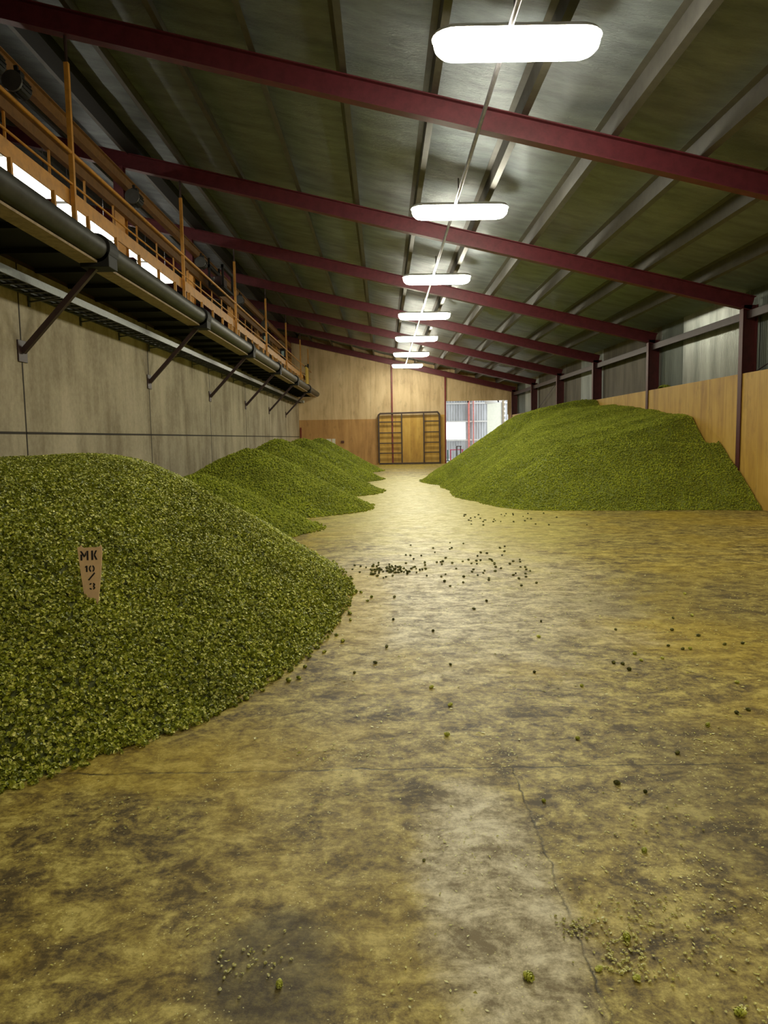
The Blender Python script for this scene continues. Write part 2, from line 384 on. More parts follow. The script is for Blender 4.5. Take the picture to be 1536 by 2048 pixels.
# ------------------------------------------------------------------ hanging lamps on the conduit
LX, LZ = 1.45, 5.63
LYS = [8.2+5.78*k for k in range(-3, 7)]
def stadium(w, l, n=10):
    pts = []
    for s_, c in ((1, l/2-w/2), (-1, -(l/2-w/2))):
        for k in range(n+1):
            t = (-math.pi/2+math.pi*k/n) if s_ > 0 else (math.pi/2+math.pi*k/n)
            pts.append((c+w/2*math.cos(t), w/2*math.sin(t)))
    return pts
lampnames = ['overhead']*3+['nearest', 'second', 'third', 'fourth', 'fifth', 'sixth', 'farthest']  # the overhead ones are unseen, added to light the near floor
for y, nm in zip(LYS, lampnames):
    root = thing('hanging_lamp', ('%s long white lamp hanging from the conduit, counted from the camera' % nm) if nm != 'overhead' else 'added long white lamp on the conduit behind the view, dimmed', 'lamp', (LX, y, LZ), 'row of hanging lamps')
    mb = MB(); rings = [(.46, 1.72, .06), (.46, 1.72, .0), (.43, 1.69, -.045), (.34, 1.60, -.09), (.18, 1.44, -.115)]
    n = None; vs = []; fs = []
    for (a, l, z) in rings:
        p = stadium(a, l); n = len(p); vs += [(LX+q[0], y+q[1], LZ+z) for q in p]
    for i in range(len(rings)-1):
        for k in range(n): fs.append((i*n+k, (i+1)*n+k, (i+1)*n+(k+1) % n, i*n+(k+1) % n))
    fs.append(tuple((len(rings)-1)*n+k for k in range(n))[::-1])
    mb.add(vs, fs); under(mb, 'diffuser', lampdim_m if nm == 'overhead' else lamp_m, root, True)
    p = stadium(.50, 1.76)
    under(MB().extr(p, lambda q: (LX+q[0], y+q[1], LZ+.06), lambda q: (LX+q[0]*.97, y+q[1]*.85, LZ+.11)), 'housing', white_m, root)
    under(MB().tube([(LX-.02, y, LZ+.1), (LX-.02, y, zr(LX)+.49)], .012, 8), 'hanger', conduit_m, root)
cz = zr(LX)-.03
tag(MB().tube([(LX-.10, YB+.1, cz), (LX-.10, YE-.1, cz)], .028, 12).build('lamp_conduit', conduit_m, smooth=True), 'shiny steel conduit running under the rafters along the lamps', 'conduit')

# ------------------------------------------------------------------ catwalk on the left wall
YC0, YC1 = -6.0, 44.6
cat = thing('catwalk', 'dark steel catwalk cantilevered from the concrete wall', 'walkway', (XL, YC0, 4.2))
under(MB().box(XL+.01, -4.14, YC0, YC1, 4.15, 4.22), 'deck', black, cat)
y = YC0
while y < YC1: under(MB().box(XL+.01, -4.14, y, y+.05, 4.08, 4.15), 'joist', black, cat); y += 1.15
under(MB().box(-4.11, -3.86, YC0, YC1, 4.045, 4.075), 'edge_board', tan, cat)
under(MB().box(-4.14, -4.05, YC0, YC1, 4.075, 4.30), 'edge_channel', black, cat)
tag(MB().tube([(-3.87, YC0, 4.245), (-3.87, YC1+.4, 4.245)], .152, 28).build('edge_pipe', pipe_m, smooth=True), 'thick dark pipe running along the outer edge of the catwalk', 'pipe')
for y in FR[1:]:
    if y > YC1: continue
    nm = ORD.get(round(y, 2), None)
    root = thing('wall_bracket', ('%s diagonal dark bracket from the concrete wall up to the catwalk, counted from the camera' % nm) if nm else 'diagonal dark bracket under the catwalk behind the view', 'bracket', (XL, y, 2.88), 'catwalk brackets')
    under(MB().box(XL+.002, XL+.022, y-.13, y+.13, 2.74, 3.04), 'wall_plate', darksteel, root, bevel=.004)
    under(MB().bar((XL+.02, y, 2.88), (-3.95, y, 4.02), .075), 'strut', darksteel, root)
    under(MB().box(-4.10, -3.70, y-.17, y+.17, 3.99, 4.20), 'seat_block', black, root, bevel=.01)
    under(MB().tube([(-3.87, y-.17, 4.245), (-3.87, y+.17, 4.245)], .195, 28), 'pipe_saddle', black, root)
# cable tray
tray = thing('cable_tray', 'galvanised ladder cable tray running along the concrete wall below the catwalk', 'cable tray', (XL, 0, 3.7))
for x in (-4.99, -4.6):
    under(MB().box(x-.012, x+.012, 0, 44.2, 3.68, 3.78).box(x-.02, x+.012, 0, 44.2, 3.78, 3.784), 'side_rail', galv, tray)
y = 8.0; mb = MB().box(-4.98, -4.61, y, y+.04, 3.69, 3.71); r_ = under(mb, 'rung', galv, tray)
for k_ in range(1, 100):
    q = r_.copy(); C.objects.link(q); q.location.y += .3*k_
mb = MB(); y = 38.0
while y < 44.1: mb.box(-4.98, -4.61, y, y+.04, 3.69, 3.71); y += .3
under(mb, 'far_rungs', galv, tray)['kind'] = 'stuff'
for x in (-4.9, -4.8, -4.73): under(MB().tube([(x, 0, 3.73), (x, 44, 3.73)], .018, 8), 'cable', black, tray)
y = 5.45
while y < 44:
    o = under(MB().bar((XL+.01, y, 3.62), (-4.58, y, 3.675), .03, .02).box(XL+.005, XL+.02, y-.03, y+.03, 3.55, 3.70), 'arm', galv, tray)
    under(MB().tube([(XL+.03, y, 3.60), (XL+.03, y, 3.55)], .012, 6), 'bolt', white_m, o); y += 1.85
tag(MB().box(-4.75, -4.55, 44.1, 44.3, 3.72, 3.86).build('junction_box', white_m, bevel=.01), 'small white box at the far end of the cable tray', 'box')

# orange guardrail
XG = -4.2
gr = thing('guardrail', 'orange steel guardrail with two rails and toe board along the catwalk', 'railing', (XG, 0, 4.22))
under(MB().tube([(XG, -2, 5.55), (XG, 45.2, 5.55)], .027, 10), 'top_rail', orange, gr, True)
under(MB().tube([(XG, -2, 5.13), (XG, 45.2, 5.13)], .016, 10), 'mid_rail', orange, gr, True)
under(MB().box(XG-.06, XG-.045, -2, 44.4, 4.86, 5.07), 'toe_board', orange, gr)
y = 3.2
while y < 44:
    under(MB().box(XG-.06, XG-.01, y, y+.05, 4.3, 4.87), 'stub', orange, gr); y += 1.15
for i, y in enumerate(FR[2:-1]+[43.5]):
    nm = ORD.get(round(y, 2), 'end')
    p = under(MB().box(XG-.03, XG+.03, y-.03, y+.03, 4.13, 6.72), 'post', orange, gr)
    under(MB().bar((XG, y, 5.95), (XG, y-.95, 5.57), .03), 'brace', orange, p)
    under(MB().bar((XG, y, 5.95), (XG, y+.6, 5.57), .03), 'brace', orange, p)
    if y < 43:
        tag(MB().tube([(XG, y, 6.72), (XG, y, zr(XG))], .022, 8).build('hanger_rod', darksteel), 'dark hanger rod between the %s rafter and its orange guardrail post' % nm if nm != 'end' else 'dark hanger rod above guardrail post', 'rod', 'hanger rods')
# runway beams along the upper columns
rb = thing('runway_beam', 'orange steel runway beam fixed along the upper columns', 'beam', (-5.3, 0, 6.9))
under(MB().extr(ibeam_prof(.24, .12), lambda q: (-5.28+q[0], 0, 6.98+q[1]), lambda q: (-5.28+q[0], 44.5, 6.98+q[1])), 'beam', shaded_or, rb)
lb = thing('carrier_channel', 'darkened orange channel with short drop bars below the runway beam', 'beam', (-5.3, 0, 6.4))
under(MB().box(-5.34, -5.30, 0, 44.5, 6.28, 6.50).box(-5.34, -5.25, 0, 44.5, 6.49, 6.505).box(-5.34, -5.25, 0, 44.5, 6.275, 6.29), 'channel', shaded_or, lb)
y = 8.2
while y < 44: under(MB().box(-5.30, -5.27, y, y+.04, 5.80, 6.30), 'drop_bar', orange, lb); y += 1.44
def motor(x, y, z, lab, mark=False, s=1.0):
    r = thing('electric_motor', lab, 'motor', (x, y, z), 'runway motors')
    mb = MB().tube([(x, y-.16*s, z), (x, y+.16*s, z)], .12*s, 24)
    for k in range(16):
        t = 2*math.pi*k/16; c, s_ = math.cos(t), math.sin(t)
        mb.bar((x+.125*s*c, y-.13*s, z+.125*s*s_), (x+.125*s*c, y+.13*s, z+.125*s*s_), .012, .03, (c, 0, s_))
    under(mb, 'body', black, r)
    under(MB().tube([(x, y-.20*s, z), (x, y-.16*s, z)], .14*s, 24), 'fan_cover', pipe_m, r)
    under(MB().box(x-.06*s, x+.06*s, y-.05, y+.08, z+.12*s, z+.20*s), 'terminal_box', black, r)
    under(MB().bar((x, y, z+.1), (x-.02, y, 6.88), .05), 'mount', black, r)
    if mark:
        mm = MB()
        for a0, a1 in ((35, 150), (205, 325)):
            pts = [math.radians(a0+(a1-a0)*k/10) for k in range(11)]
            for p, q in zip(pts[:-1], pts[1:]):
                r1, r2 = .055, .085; yy = y-.20*s-.003
                mm.add([(x+r1*math.cos(p), yy, z+r1*math.sin(p)), (x+r2*math.cos(p), yy, z+r2*math.sin(p)), (x+r2*math.cos(q), yy, z+r2*math.sin(q)), (x+r1*math.cos(q), yy, z+r1*math.sin(q))], [(0, 1, 2, 3)])
        mm.add([(x-.085, yy, z-.05), (x-.055, yy, z-.05), (x-.055, yy, z+.05), (x-.085, yy, z+.05)], [(0, 1, 2, 3)])
        o = under(mm, 'white_mark', white_m, r); o['label'] = 'white curved mark'
motor(-5.02, 10.30, 6.58, 'black motor with white curved mark beside the nearest upper column', True, 1.0)
motor(-5.05, 11.1, 6.60, 'unmarked dark motor just behind the marked one')
for y in FR[4:8]: motor(-5.05, y-.35, 6.60, 'dark motor under the runway beam beside the %s upper column' % ORD[round(y, 2)], s=1.05)
hf = thing('hoist_frame', 'black open frame of a hoist trolley on the runway beam', 'hoist', (-5.0, 23, 6.3))
for y in (22.9, 24.3):
    under(MB().box(-5.12, -5.06, y, y+.06, 6.2, 7.0).box(-4.72, -4.66, y, y+.06, 6.2, 6.8), 'upright', black, hf)
under(MB().box(-5.12, -5.04, 22.9, 24.36, 6.72, 6.82).box(-4.73, -4.65, 22.9, 24.36, 6.72, 6.82).box(-5.12, -4.66, 22.9, 24.36, 6.15, 6.22), 'rails', black, hf)
under(MB().box(-5.02, -4.78, 23.2, 24.0, 6.22, 6.55), 'gearbox', darksteel, hf, bevel=.03)
def cabinet(y, z, lab):
    r = thing('control_box', lab, 'box', (-4.75, y, z), 'control boxes')
    under(MB().box(-4.85, -4.60, y, y+.28, z, z+.55), 'case', black, r, bevel=.01)
    under(MB().box(-4.79, -4.66, y-.006, y, z+.18, z+.42), 'window', painted('pale_blue_glass', (.35, .5, .52), .2), r)
    under(MB().box(-4.75, -4.70, y+.1, y+.15, 4.2, z), 'stand', darksteel, r)
cabinet(31.2, 5.4, 'black control box with pale window beyond the fourth guardrail post')
cabinet(36.5, 5.4, 'black control box with pale window near the far end of the catwalk')
ys_ = thing('yellow_gate', 'small yellow gate with black edge at the far end of the guardrail', 'gate', (-4.1, 42.0, 4.3))
under(MB().box(-4.12, -4.06, 41.0, 42.2, 4.5, 5.5), 'panel', painted('yellow_paint', (.65, .45, .06), .5), ys_)
under(MB().box(-4.13, -4.05, 42.2, 42.27, 4.4, 5.75).box(-4.13, -4.05, 41.0, 42.27, 5.5, 5.56).box(-4.13, -4.05, 41.0, 42.27, 4.42, 4.5), 'edge_frame', black, ys_)

# battens above the upper level
def batten(x, y0, y1, z, lab):
    r = thing('batten_light', lab, 'lamp', (x, y0, z), 'battens over the upper level')
    under(MB().box(x-.2, x+.2, y0, y1, z, z+.06), 'tray', white_m, r)
    under(MB().extr([(-.19, 0), (-.14, -.08), (.14, -.08), (.19, 0)], lambda q: (x+q[0], y0+.03, z+q[1]), lambda q: (x+q[0], y1-.03, z+q[1])), 'diffuser', lamp2_m, r)
    for yq in (y0+.3, y1-.3): under(MB().tube([(x, yq, z+.06), (x, yq, zr(x)+.52)], .01, 6), 'hanger', conduit_m, r)
for x, y0, y1, z, l in ((-7.0, 11.3, 14.0, 6.87, 'nearest bright batten low over the upper level'), (-7.0, 14.4, 16.6, 6.87, 'second bright batten low over the upper level'), (-7.0, 17.2, 20.0, 6.87, 'third bright batten low over the upper level'),
        (-7.0, 20.4, 21.8, 6.87, 'fourth bright batten low over the upper level'), (-7.0, 22.8, 25.4, 6.87, 'farthest bright batten in the low row'), (-7.9, 18.6, 21.9, 7.68, 'nearer bright batten in the higher row under the roof'),
        (-7.9, 24.0, 27.6, 7.68, 'farther bright batten in the higher row under the roof'), (-8.5, 36, 38.5, 6.9, 'batten near the end wall over the upper level')):
    batten(x, y0, y1, z, l)

# ------------------------------------------------------------------ end wall: rack, notices, switch
rk = thing('steel_gate_frame', 'large brown steel ladder gate frame leaning on the end wall', 'gate frame', (1.6, YE-.2, 0))
yy = YE-.22
def rail(p, q, w=.075): return MB().bar(p, q, w)
fr = MB().bar((-.24, yy, .05), (3.5, yy, .05), .10).bar((-.24, yy, .1), (-.24, yy, 3.0), .10).bar((3.45, yy, .1), (3.42, yy, 3.0), .10).bar((-.16, yy, 3.06), (3.34, yy, 3.11), .10)
fr.bar((-.24, yy, 2.97), (-.14, yy, 3.06), .10).bar((3.42, yy, 2.97), (3.32, yy, 3.10), .10)
under(fr, 'outer_frame', brownsteel, rk, bevel=.01)
for x in (1.15, 2.48): under(MB().bar((x, yy, .1), (x, yy, 3.05), .075), 'upright', brownsteel, rk)
for z in (2.55, 1.9, 1.28, .68):
    under(MB().bar((-.2, yy, z), (1.15, yy, z), .065), 'rung', brownsteel, rk); under(MB().bar((2.48, yy, z+.02), (3.4, yy, z+.02), .065), 'rung', brownsteel, rk)
paper = painted('paper', (.75, .73, .66), .8, .08)
tag(MB().box(-3.42, -3.13, YE-.03, YE-.021, 1.30, 1.60).build('notice_sheet', paper), 'left white paper notice pinned on the brown plywood', 'notice', 'paper notices')
tag(MB().box(-3.08, -2.88, YE-.03, YE-.021, 1.28, 1.60).build('notice_sheet', paper), 'right white paper notice pinned on the brown plywood', 'notice', 'paper notices')
sw = thing('switch_box', 'small dark switch box on the brown plywood right of the notices', 'switch', (-2.45, YE-.02, 1.4))
under(MB().box(-2.53, -2.35, YE-.08, YE-.02, 1.34, 1.47), 'case', brownsteel, sw, bevel=.008)
under(MB().box(-2.50, -2.46, YE-.095, YE-.08, 1.38, 1.43).box(-2.42, -2.38, YE-.095, YE-.08, 1.38, 1.43), 'buttons', redl, sw)

# ------------------------------------------------------------------ the bright room beyond the opening
struct(MB().box(-2, 16, YE+.15, 58, -.2, -.0).build('floor_annex', painted('pale_concrete', (.62, .60, .56), .6, .15)))
AY = 56.0
def annexwall(x0, x1, z0, z1): struct(corrugated('wall_annex', x0, x1, AY, z0, z1, corr_w, 'x', .02, .19))
annexwall(1, 4.75, 2.7, 6.5); annexwall(6.15, 12, 0, 6.5); annexwall(4.75, 6.15, 2.7, 6.5); annexwall(4.3, 6.15, 0, 1.35)
struct(MB().box(-2, 9.2, YE+.2, 57, 6.5, 6.6).build('ceiling_annex', white_m))
struct(MB().box(1, 1.1, YE+.2, AY, 0, 6.5).build('wall_annex_left', white_m))
for z in (4.05, 2.72): tag(MB().box(4, 12, AY-.12, AY-.04, z-.05, z+.05).build('wall_rail', white_m), '%s white rail across the bright sheeting beyond the opening' % ('upper' if z > 3 else 'lower'), 'rail', 'annex rails')
tag(MB().box(3, 9, AY-.12, AY-.04, 1.3, 1.42).build('sill_rail', white_m), 'white sill rail under the bright window beyond the opening', 'rail')
rp = painted('bright_red_paint', (.80, .26, .22), .5)
for x, wd, nm in ((6.38, .13, 'wider'), (6.72, .07, 'narrower')): tag(MB().box(x-wd/2, x+wd/2, AY-.2, AY-.13, 0, 4.9).build('red_pipe', rp), '%s red upright pipe beyond the opening in the end wall' % nm, 'pipe')
rd = thing('roller_door', 'cream roller door with rolled top in the room beyond', 'door', (7.9, 53, 0))
under(MB().box(7.35, 8.35, 53, 53.05, 0, 3.9), 'curtain', painted('cream_paint', (.72, .74, .62), .5, .1), rd)
under(MB().tube([(7.2, 53.0, 4.05), (8.5, 53.0, 4.15)], .2, 20), 'drum', white_m, rd, True)
under(MB().box(8.35, 8.50, 52.95, 53.1, 0, 4.1), 'guide', painted('grey_blue', (.3, .3, .38), .5), rd)
tag(MB().tube([(5.95+.0+1.25*(1-math.cos(t))*.85, 52.6, 3.95+.62*math.sin(t)) for t in [math.pi*k/16 for k in range(17)]], .05, 10).bar((7.0, 52.6, 4.5), (7.0, 52.6, 6.5), .04).build('curved_hose', black, smooth=True), 'black curved hose arching at the top of the opening', 'hose')
dp = thing('door_jamb', 'white jamb with a string of small bulbs at the right side of the opening', 'door frame', (7.5, 46.2, 0))
under(MB().box(7.28, 7.44, 46.0, 46.1, 0, 3.75), 'board', white_m, dp)
for k in range(6): under(MB().tube([(7.46, 45.95, 2.3+.27*k), (7.46, 46.0, 2.3+.27*k)], .028, 10), 'bulb', small_m, dp)
def trestle(x, y, col, lab, w, h):
    r = thing('trestle_table', lab, 'table', (x, y, 0)); 
    under(MB().box(x-w/2, x+w/2, y, y+.5, h-.05, h), 'top', col, r)
    for dx in (-w/2+.05, w/2-.05):
        for dy in (.03, .47): under(MB().bar((x+dx, y+dy, 0), (x+dx, y+dy, h-.04), .04), 'leg', col, r)
trestle(5.0, 51, painted('pink_red', (.55, .05, .12), .5), 'low red tube trestle in the room beyond the opening', .9, .75)
trestle(5.05, 50, brownsteel, 'dark narrow stand beyond the opening', .35, 1.0)
tag(MB().tube([(4.12, 50, 0), (4.12, 50, .75)], .04).tube([(4.3, 50, 0), (4.3, 50, .75)], .04).bar((4.0, 50, .02), (4.42, 50, .02), .25, .04).build('bollard_pair', painted('dark_green', (.02, .1, .08), .5)), 'pair of dark green uprights just inside the opening', 'post')
tag(MB().box(4.2, 6.0, 48.6, 48.64, 0, .01).build('floor_plate', white_m), 'thin white strip on the floor beyond the opening', 'strip')

# ------------------------------------------------------------------ hops
def fbm(x, y, sc, seed, oct=4):
    r = np.random.default_rng(seed); out = np.zeros_like(x); a = 1.0; t = 0
    for o in range(oct):
        for k in range(5):
            th = r.random()*math.pi*2; ph = r.random()*math.pi*2; f = sc*(2**o)*(.7+.6*r.random())
            out += a*np.sin((x*math.cos(th)+y*math.sin(th))*f*2*math.pi+ph)/5; 
        t += a; a *= .55
    return out/t
def segdist(x, y, a, b):
    ax, ay = a; bx, by = b; dx, dy = bx-ax, by-ay; L = dx*dx+dy*dy
    t = np.clip(((x-ax)*dx+(y-ay)*dy)/L, 0, 1) if L > 0 else 0*x
    return np.hypot(x-ax-t*dx, y-ay-t*dy)
def smin(a, b, k): return -k*np.log(np.exp(-np.clip(a/k, -50, 50))+np.exp(-np.clip(b/k, -50, 50)))
def capsule(seg, H, s, seed, k=.13, rag=.10):
    R = H/s
    def h(x, y):
        d = R-segdist(x, y, *seg)+rag*fbm(x, y, .35, seed, 5)*2.2
        return smin(s*d, H+.04+.10*fbm(x, y, .25, seed+1, 3)+0*x, k)+.02*fbm(x, y, 1.1, seed+2, 3)
    return h
OUT_A = [(-5.6, 1.7), (-4.2, 1.95), (-3.0, 2.55), (-1.78, 3.35), (-1.27, 3.95), (-.97, 4.45), (-.66, 5.3), (-.52, 6.1), (-.40, 7.1), (-.36, 7.9), (-.62, 9.2), (-.98, 10.2), (-1.35, 11.4), (-2.4, 12.3), (-5.6, 12.9)]
def in_poly(x, y, P):
    c = np.zeros(x.shape, bool)
    for i in range(len(P)):
        (x1, y1), (x2, y2) = P[i], P[i-1]
        cond = ((y1 > y) != (y2 > y)); xx = (x2-x1)*(y-y1)/((y2-y1) if y2 != y1 else 1e-9)+x1
        c ^= cond & (x < xx)
    return c
def heap_a(x, y):
    d = np.full(x.shape, 1e9)
    for a, b in zip(OUT_A[:-1], OUT_A[1:]): d = np.minimum(d, segdist(x, y, a, b))
    d = np.where(in_poly(x, y, OUT_A), d, -d)
    d = d+.14*fbm(x, y, .5, 11, 5)
    H = 1.40+.06*fbm(x, y, .22, 12, 3)+.10*np.exp(-((x+3.4)**2/1.2+(y-9.9)**2/3))-.03*(y < 0)
    return smin(.68*d, H, .24)+.02*fbm(x, y, 1.0, 13, 3)
rights = [capsule(((4.35, 17.75), (9, 17.2)), 1.42, .72, 21, .09), capsule(((5.0, 19.9), (9, 19.3)), 1.98, .72, 24, .07), capsule(((5.45, 23.0), (9, 22.5)), 2.38, .70, 27, .08),
          capsule(((5.60, 27.3), (9, 27.5)), 2.86, .68, 30, .09), capsule(((5.8, 31.2), (9, 31.2)), 2.5, .66, 33), capsule(((5.9, 35), (9, 35)), 2.2, .66, 36)]
def cap_r(x, y):
    return np.where(y < 27.3, 1.86+.108*(y-18), 2.86-.13*(y-27.3))-.23*np.maximum(7.6-x, 0)+.05*np.maximum(5-x, 0)+.05*fbm(x, y, .3, 99, 4)
def heap_r(x, y):
    # broad back of the heap: a level core that drops at the angle of repose
    dx = np.maximum(5.75-.0*y-x, 0); dy = np.maximum(np.maximum(19.5-.05*(x-6)-y, y-31), 0)
    cp = cap_r(x, y); d = np.hypot(dx, dy)-.22*fbm(x, y, .3, 98, 5)
    out = smin(2.55-.68*d-.2*(y < 22)*0, cp, .08); out = np.minimum(out, np.where(y < 22, 3+0*x, 9))
    fr = smin(1.95-.74*np.hypot(np.maximum(4.9-x, 0), np.maximum(np.maximum(19.2-.08*(x-5)-y, y-24), 0))+.12*fbm(x, y, .35, 97, 5), cp, .06)
    out = np.where(y < 19.5, np.minimum(out, fr+.3*np.maximum(0, y-18.5)), out)
    k = .08
    for v in [fr]+[np.minimum(f(x, y), cp+.10) if i else f(x, y) for i, f in enumerate(rights)]:
        out = k*np.log(np.exp(np.clip(out/k, -60, 60))+np.exp(np.clip(v/k, -60, 60)))
    return out+.07*fbm(x, y, .55, 95, 5)

def hop_template(kind):
    if kind == 'near':     # core plus overlapping bracts, unit length about 1 along z
        V = []; T = []
        core = [(0, 0, -.5)]+[(.24*math.cos(a), .24*math.sin(a), -.08) for a in (0, 2.09, 4.19)]+[(0, 0, .5)]
        V += core; T += [(0, 2, 1), (0, 3, 2), (0, 1, 3), (4, 1, 2), (4, 2, 3), (4, 3, 1)]
        for ring, (z, r, n, of) in enumerate(((-.34, .30, 3, 0.), (-.08, .38, 4, .6), (.20, .30, 3, 1.2))):
            for k_ in range(n):
                a = of+2*math.pi*k_/n; ca, sa = math.cos(a), math.sin(a); o = len(V); wd = .27
                V += [(ca*r*.45, sa*r*.45, z-.16), (ca*r-sa*wd, sa*r+ca*wd, z+.06), (ca*r*1.12, sa*r*1.12, z+.34), (ca*r+sa*wd, sa*r-ca*wd, z+.06)]
                T += [(o, o+3, o+2), (o, o+2, o+1)]
        return np.array(V), np.array(T)
    V = [(0, 0, -.5)]; n = 4
    for z, r, of in ((-.12, .40, 0), (.22, .30, .78)):
        V += [(r*math.cos(of+2*math.pi*k_/n), r*math.sin(of+2*math.pi*k_/n), z) for k_ in range(n)]
    V += [(0, 0, .5)]; T = []
    for k_ in range(n):
        a, b = 1+k_, 1+(k_+1) % n; c, d = 5+k_, 5+(k_+1) % n
        T += [(0, b, a), (a, b, c), (b, d, c), (c, d, 9)]
    return np.array(V), np.array(T)
def scatter(P, N, size, tmpl, rg):
    """copies of the template at points P with random turns, lying mostly flat to the surface"""
    V, T = hop_template(tmpl); n = len(P)
    d = rg.normal(size=(n, 3)); d -= .75*(d*N).sum(1, keepdims=True)*N; d /= np.linalg.norm(d, axis=1, keepdims=True)
    h = rg.normal(size=(n, 3)); a = np.cross(d, h); a /= np.linalg.norm(a, axis=1, keepdims=True); b = np.cross(d, a)
    s = size*(.75+.5*rg.random((n, 1, 1)))
    W = (V[None, :, 0:1]*a[:, None]+V[None, :, 1:2]*b[:, None]+V[None, :, 2:3]*d[:, None])*s+P[:, None]
    TT = T[None]+(np.arange(n)*len(V))[:, None, None]
    return W.reshape(-1, 3), TT.reshape(-1, 3)
def heap(name, fn, bb, cell, dens, size, tmpl, mats, label, seed, cat='heap', zoff=0., yswitch=None):
    x0, x1, y0, y1 = bb; rg = np.random.default_rng(seed)
    gx = np.arange(x0, x1+cell*.5, cell); gx[-1] = x1; gy = np.arange(y0, y1, cell)
    X, Y = np.meshgrid(gx, gy); H = fn(X, Y); Z = np.maximum(H, -.03)
    nx = len(gx); ok = (H[:-1, :-1] > -.03) | (H[1:, :-1] > -.03) | (H[:-1, 1:] > -.03) | (H[1:, 1:] > -.03)
    jj, ii = np.nonzero(ok); a = jj*nx+ii
    T = np.concatenate([np.stack([a, a+1, a+nx+1], 1), np.stack([a, a+nx+1, a+nx], 1)])
    V = np.stack([X, Y, Z+zoff], -1).reshape(-1, 3)
    used = np.unique(T); rm = np.full(len(V), -1); rm[used] = np.arange(len(used)); V = V[used]; T = rm[T]
    area = (x1-x0)*(y1-y0); n = int(area*dens)
    px = x0+(x1-x0)*rg.random(n); py = y0+(y1-y0)*rg.random(n)
    h = fn(px, py); e = .02; gxn = (fn(px+e, py)-h)/e; gyn = (fn(px, py+e)-h)/e
    keep = (h > .0)|((h > -.05) & (rg.random(n) < .25))
    slope = np.sqrt(1+gxn**2+gyn**2)
    px, py, h, gxn, gyn = [q[keep] for q in (px, py, h, gxn, gyn)]
    N = np.stack([-gxn, -gyn, np.ones_like(gxn)], 1); N /= np.linalg.norm(N, axis=1, keepdims=True)
    P = np.stack([px, py, np.maximum(h, size*.25)+zoff], 1)+N*(size*(rg.random((len(px), 1))*.75-.15))
    P[:, 0] = np.clip(P[:, 0], x0+size*.5, x1-size*.5)
    if yswitch:
        nr_ = P[:, 1] < yswitch; parts = [scatter(P[nr_], N[nr_], size, 'near', rg)]
        far = ~nr_ & (rg.random(len(P)) < .75); parts.append(scatter(P[far], N[far], size*1.1, 'far', rg))
    else: parts = [scatter(P, N, size, tmpl, rg)]
    Vs = [V]; Ts = [T]; mi = [np.zeros(len(T), int)]; off = len(V)
    for v, t in parts: Vs.append(v); Ts.append(t+off); off += len(v); mi.append(np.ones(len(t), int))
    sm = np.concatenate([np.ones(len(T), bool)]+[np.zeros(len(q), bool) for q in mi[1:]])
    o = npmesh(name, np.concatenate(Vs), np.concatenate(Ts), mats, np.concatenate(mi), sm)
    tag(o, label, cat, None, 'stuff'); return o
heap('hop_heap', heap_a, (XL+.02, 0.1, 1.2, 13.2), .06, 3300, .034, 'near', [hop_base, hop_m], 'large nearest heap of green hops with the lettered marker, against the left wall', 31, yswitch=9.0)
LFT = [((-3.4, 13.4), (-3.2, 13.5), 1.05, .52, 'low heap of green hops between the nearest heap and the next tall one on the left', 13.4),
       ((-3.15, 17.5), (-3.0, 17.5), 1.48, .55, 'tall left heap of green hops, second tall one from the camera', 17.5),
       ((-3.2, 22.5), (-3.05, 22.5), 1.66, .56, 'third tall heap of green hops along the left wall', 22.5),
       ((-3.2, 29.2), (-3.0, 29.2), 1.68, .57, 'fourth tall heap of green hops along the left wall', 29.2),
       ((-3.2, 36.8), (-3.0, 36.8), 1.68, .57, 'farthest left heap of green hops, in front of the paper notices', 36.8)]
for i, (a, b, H, s, lab, yc) in enumerate(LFT):
    R = H/s+.5
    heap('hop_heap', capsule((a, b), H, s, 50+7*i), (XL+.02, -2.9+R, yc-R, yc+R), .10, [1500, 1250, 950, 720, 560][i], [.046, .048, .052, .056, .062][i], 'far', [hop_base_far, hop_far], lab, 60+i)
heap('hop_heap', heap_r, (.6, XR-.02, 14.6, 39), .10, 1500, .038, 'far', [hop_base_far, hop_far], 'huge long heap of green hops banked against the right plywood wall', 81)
heap('hop_heap', capsule(((7.95, 21.3), (7.95, 21.5)), .16, .5, 90, .05, .01), (7.86, 8.13, 20.9, 22.0), .03, 900, .045, 'far', [hop_base_far, hop_far], 'small mound of hops on the ledge above the plywood beside the third column', 91, zoff=2.80)

